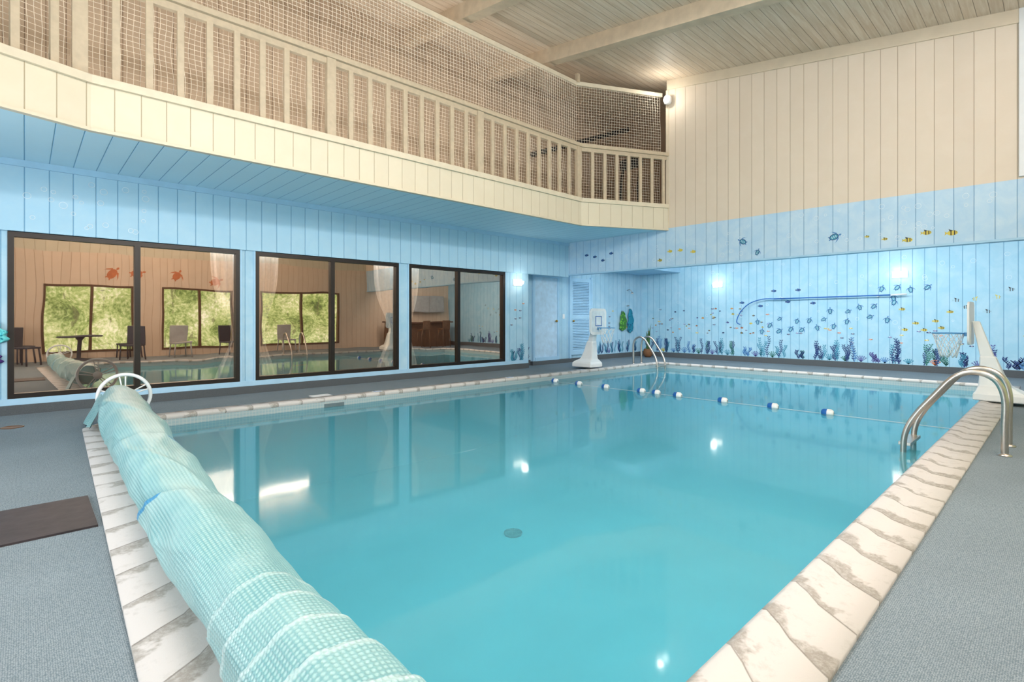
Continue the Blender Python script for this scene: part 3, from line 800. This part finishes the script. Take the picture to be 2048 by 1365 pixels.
towel('beach_towel',-.34,9.0,.83,.28,.2,patt('towel_purple',L(100,60,160),L(70,40,120),22),'purple towel beside the window')
e=top(empty('shower_head',(13.85,DY,2.0)),'small steel wall shower head in the corner','shower')
tube('arm',[(0,0,.1),(0,-.1,.12),(0,-.18,.05)],.012,M_steel,e,8)
lathe('rose',[(.015,0),(.045,-.05),(.04,-.055)],M_steel,e,16,(0,-.19,.04))
lathe('valve',[(.05,0),(.05,.01),(.02,.03)],M_steel,e,16,(0,-.04,-.4))
M_mat=simple('dark_runner',L(52,43,45),.6,nscale=9,nvar=.35,bump=.3)
top(boxes('runner_mat',[(-2.9,3.82,0,.31,4.5,.012)],M_mat),'dark brown wood-look runner mat across the carpet','mat')
top(lathe('deck_drain',[(.1,0),(.1,.006),(.085,.008),(.08,.004),(.02,.004)],M_brown,None,24,(-.1,7.95,0)),'small round brass deck drain cover','drain')
def curtain(x0,x1,tie):
    e=top(empty('curtain',(x0,9.3,0)),'sheer pale curtain tied back behind the glass','curtain','sheer curtains')
    V=[];F=[];n1,n2=30,20
    for i in range(n1+1):
        for j in range(n2+1):
            u=i/n1; t=j/n2; w=(x1-x0)
            sq=1-.6*math.exp(-((t-.6)/.25)**2)
            xx=(u*w*sq if tie>0 else w-(1-u)*w*sq)
            V.append((xx,.03*math.sin(u*28),2.3-2.25*t))
    for i in range(n1):
        for j in range(n2):
            a=i*(n2+1)+j; F.append((a,a+1,a+n2+2,a+n2+1))
    mesh('fabric',V,F,M_curtain,e,smooth=True)
curtain(2.15,2.65,-1); curtain(2.82,3.2,1); curtain(5.0,5.55,-1); curtain(5.70,6.05,1)
e=top(empty('exercise_machine',(11.2,7.3,3.6)),'dark exercise machine standing on the balcony','exercise machine')
boxes('deck',[(-.5,-.3,0,.7,.3,.18)],M_black,e,.02)
tube('upright',crom([(-.35,-.25,.15),(-.4,-.25,.8),(-.3,-.25,1.35)],5),.035,M_black,e)
tube('upright',crom([(-.35,.25,.15),(-.4,.25,.8),(-.3,.25,1.35)],5),.035,M_black,e)
boxes('console',[(-.38,-.3,1.3,-.25,.3,1.55)],M_black,e,.02)
e=top(empty('ceiling_pipe',(9,8.9,5.2)),'dark diagonal pipe near the balcony end','pipe')
tube('pipe',[(0,0,0),(2.5,-1.1,.95)],.06,M_black,e)
# ---------------------------------------------------------------- furniture on the near deck
M_wick=simple('blue_grey_wicker',L(56,62,76),.7,nscale=50,nvar=.2)
M_greyc=simple('grey_sling',L(176,176,176),.7)
def chair(x,y,r,mat,lab):
    e=top(empty('dining_chair',(x,y,0),r),lab,'chair','poolside chairs')
    boxes('seat',[(-.24,-.24,.42,.24,.24,.47)],mat,e,.01)
    boxes('backrest',[(-.24,.2,.47,.24,.25,.98)],mat,e,.015)
    for a in(-.21,.21):
        for b in(-.2,.2): tube('leg',[(a*1.15,b*1.15,0),(a,b,.43)],.02,mat,e,8)
for a in((.0,-.6,2.2),(2.3,-.5,3.7),(-.1,-1.55,.9),(2.35,-1.6,-.6),(5.0,-.9,2.6)): chair(*a,M_wick,'dark blue-grey woven poolside dining chair')
chair(3.6,-1.0,3.0,M_greyc,'light grey sling poolside chair by the window'); chair(6.9,-1.2,3.1,M_greyc,'light grey sling poolside chair by the window')
e=top(empty('dining_table',(1.15,-1.05,0)),'round dark poolside dining table','table')
lathe('table_top',[(.50,.70),(.53,.72),(.50,.74)],M_wick,e,32); lathe('pedestal',[(.28,0),(.25,.04),(.05,.08),(.05,.6),(.12,.7)],M_wick,e,20)
e=top(empty('bar_counter',(12.6,-1.3,0)),'brown wooden bar counter with overhanging top','bar counter')
boxes('counter_body',[(-1.5,-.25,0,1.5,.15,1.02)],M_brown,e); boxes('counter_top',[(-1.6,-.3,1.02,1.6,.35,1.08)],M_dark,e,.01)
e=top(empty('wall_cabinet',(13.4,-2.0,1.5)),'white wall cabinet above the bar counter','cabinet')
boxes('cabinet_body',[(-.8,0,0,.8,.3,.75)],M_greyc,e); boxes('cabinet_door',[(-.78,.3,.02,-.01,.32,.73),(.01,.3,.02,.78,.32,.73)],M_greyc,e,.004)
for x in(11.4,12.4,13.4):
    e=top(empty('bar_stool',(x,-.6,0)),'brown bar stool with slatted back by the counter','stool','bar stools')
    boxes('seat',[(-.2,-.2,.72,.2,.2,.77)],M_brown,e,.01); boxes('backrest',[(-.2,.16,.77,.2,.2,1.12)],M_brown,e,.01)
    for a in(-.17,.17):
        for b in(-.17,.17): tube('leg',[(a*1.2,b*1.2,0),(a,b,.73)],.018,M_brown,e,8)
# ---------------------------------------------------------------- outdoors
def hedge_mat():
    m,nt,out=mk('emissive_foliage'); tc=nd(nt,'TexCoord').outputs['Object']
    n1=nd(nt,'TexNoise',{'Vector':tc,'Scale':8.0,'Detail':12.0,'Roughness':.75})
    n2=nd(nt,'TexNoise',{'Vector':tc,'Scale':.8,'Detail':3.0})
    mpw=nd(nt,'Mapping',{'Vector':tc,'Scale':(1,1,.06)})
    n3=nd(nt,'TexNoise',{'Vector':mpw.outputs[0],'Scale':5.0,'Detail':3.0})
    s=math_(nt,'ADD',math_(nt,'MULTIPLY',n1.outputs[0],.6),math_(nt,'MULTIPLY',n2.outputs[0],.4))
    cr=nd(nt,'ValToRGB',{0:s})
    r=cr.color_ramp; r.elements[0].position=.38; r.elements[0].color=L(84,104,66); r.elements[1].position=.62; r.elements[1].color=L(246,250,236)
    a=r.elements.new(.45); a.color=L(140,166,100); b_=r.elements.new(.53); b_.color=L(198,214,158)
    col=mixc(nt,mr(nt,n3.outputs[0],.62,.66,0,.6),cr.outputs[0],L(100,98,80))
    b=nd(nt,'BsdfPrincipled',{'Base Color':col,'Roughness':.8,'Emission Color':col,'Emission Strength':.85})  # leaves emit light themselves, standing in for daylight on them
    nt.links.new(b.outputs[0],out.inputs[0]); return m
V=[];F=[]
for i in range(61):
    for j in range(25):
        x=-8+28*i/60; z=-1+7*j/24
        V.append((x,-6+1.2*noise.noise(Vector((x*.7,z*.7,0)))+.5*noise.noise(Vector((x*2,z*2,3))),z))
for i in range(60):
    for j in range(24):
        a=i*25+j; F.append((a,a+25,a+26,a+1))
o=mesh('tree_foliage',V,F,hedge_mat(),smooth=True); top(o,'green trees outside the garden windows, glowing in place of sunlight','trees'); o['kind']='stuff'

# ---------------------------------------------------------------- lights
def area(loc,rot,sx,sy,e,col=(1,.98,.96)):  # unseen fill panels added to brighten the room, not actual lamps
    ld=bpy.data.lights.new('area','AREA'); ld.shape='RECTANGLE'; ld.size=sx; ld.size_y=sy; ld.energy=e; ld.color=col
    o=bpy.data.objects.new('fill_light',ld); C.objects.link(o); o.location=loc; o.rotation_euler=rot
    return o
R_=math.radians
area((2.4,2.4,5.2),(0,0,0),3.5,2.5,130)
area((2.5,-1.85,4.5),(R_(85),0,0),7,1.2,205)
area((-2.85,4,1.7),(R_(108),0,R_(-90)),5,2.4,250)  # added side fill, out of view on the left wall
area((11.02,3.5,2.86),(0,R_(-50),0),.5,9,200,(1,.98,.93))  # added fill for the mural wall, hidden behind the header
area((4,-1.9,5.0),(R_(125),0,0),8,.6,390)
area((3.2,7.9,3.68),(R_(180),0,0),9,1.0,60,(1,.96,.9))  # added uplight for the balcony, hidden behind its front
area((2.5,3.2,5.3),(R_(-65),0,0),4,1.2,90)
area((3,9.28,2.5),(R_(-8),0,0),11,.12,100,(1,.95,.9))  # added strip to brighten the curtains, hidden above the glass
w=bpy.data.worlds.new('world'); S.world=w; w.use_nodes=True
bg=w.node_tree.nodes['Background']; bg.inputs[0].default_value=(.85,.93,1,1); bg.inputs[1].default_value=1.2
# ---------------------------------------------------------------- camera
cd=bpy.data.cameras.new('camera'); cam=bpy.data.objects.new('camera',cd); C.objects.link(cam)
cam.location=(0,0,1.2); cam.rotation_euler=(math.radians(90),0,math.radians(-43.2))
cd.sensor_width=36; cd.lens=18.25; cd.shift_y=-.0217; cd.clip_start=.05; cd.clip_end=200
S.camera=cam
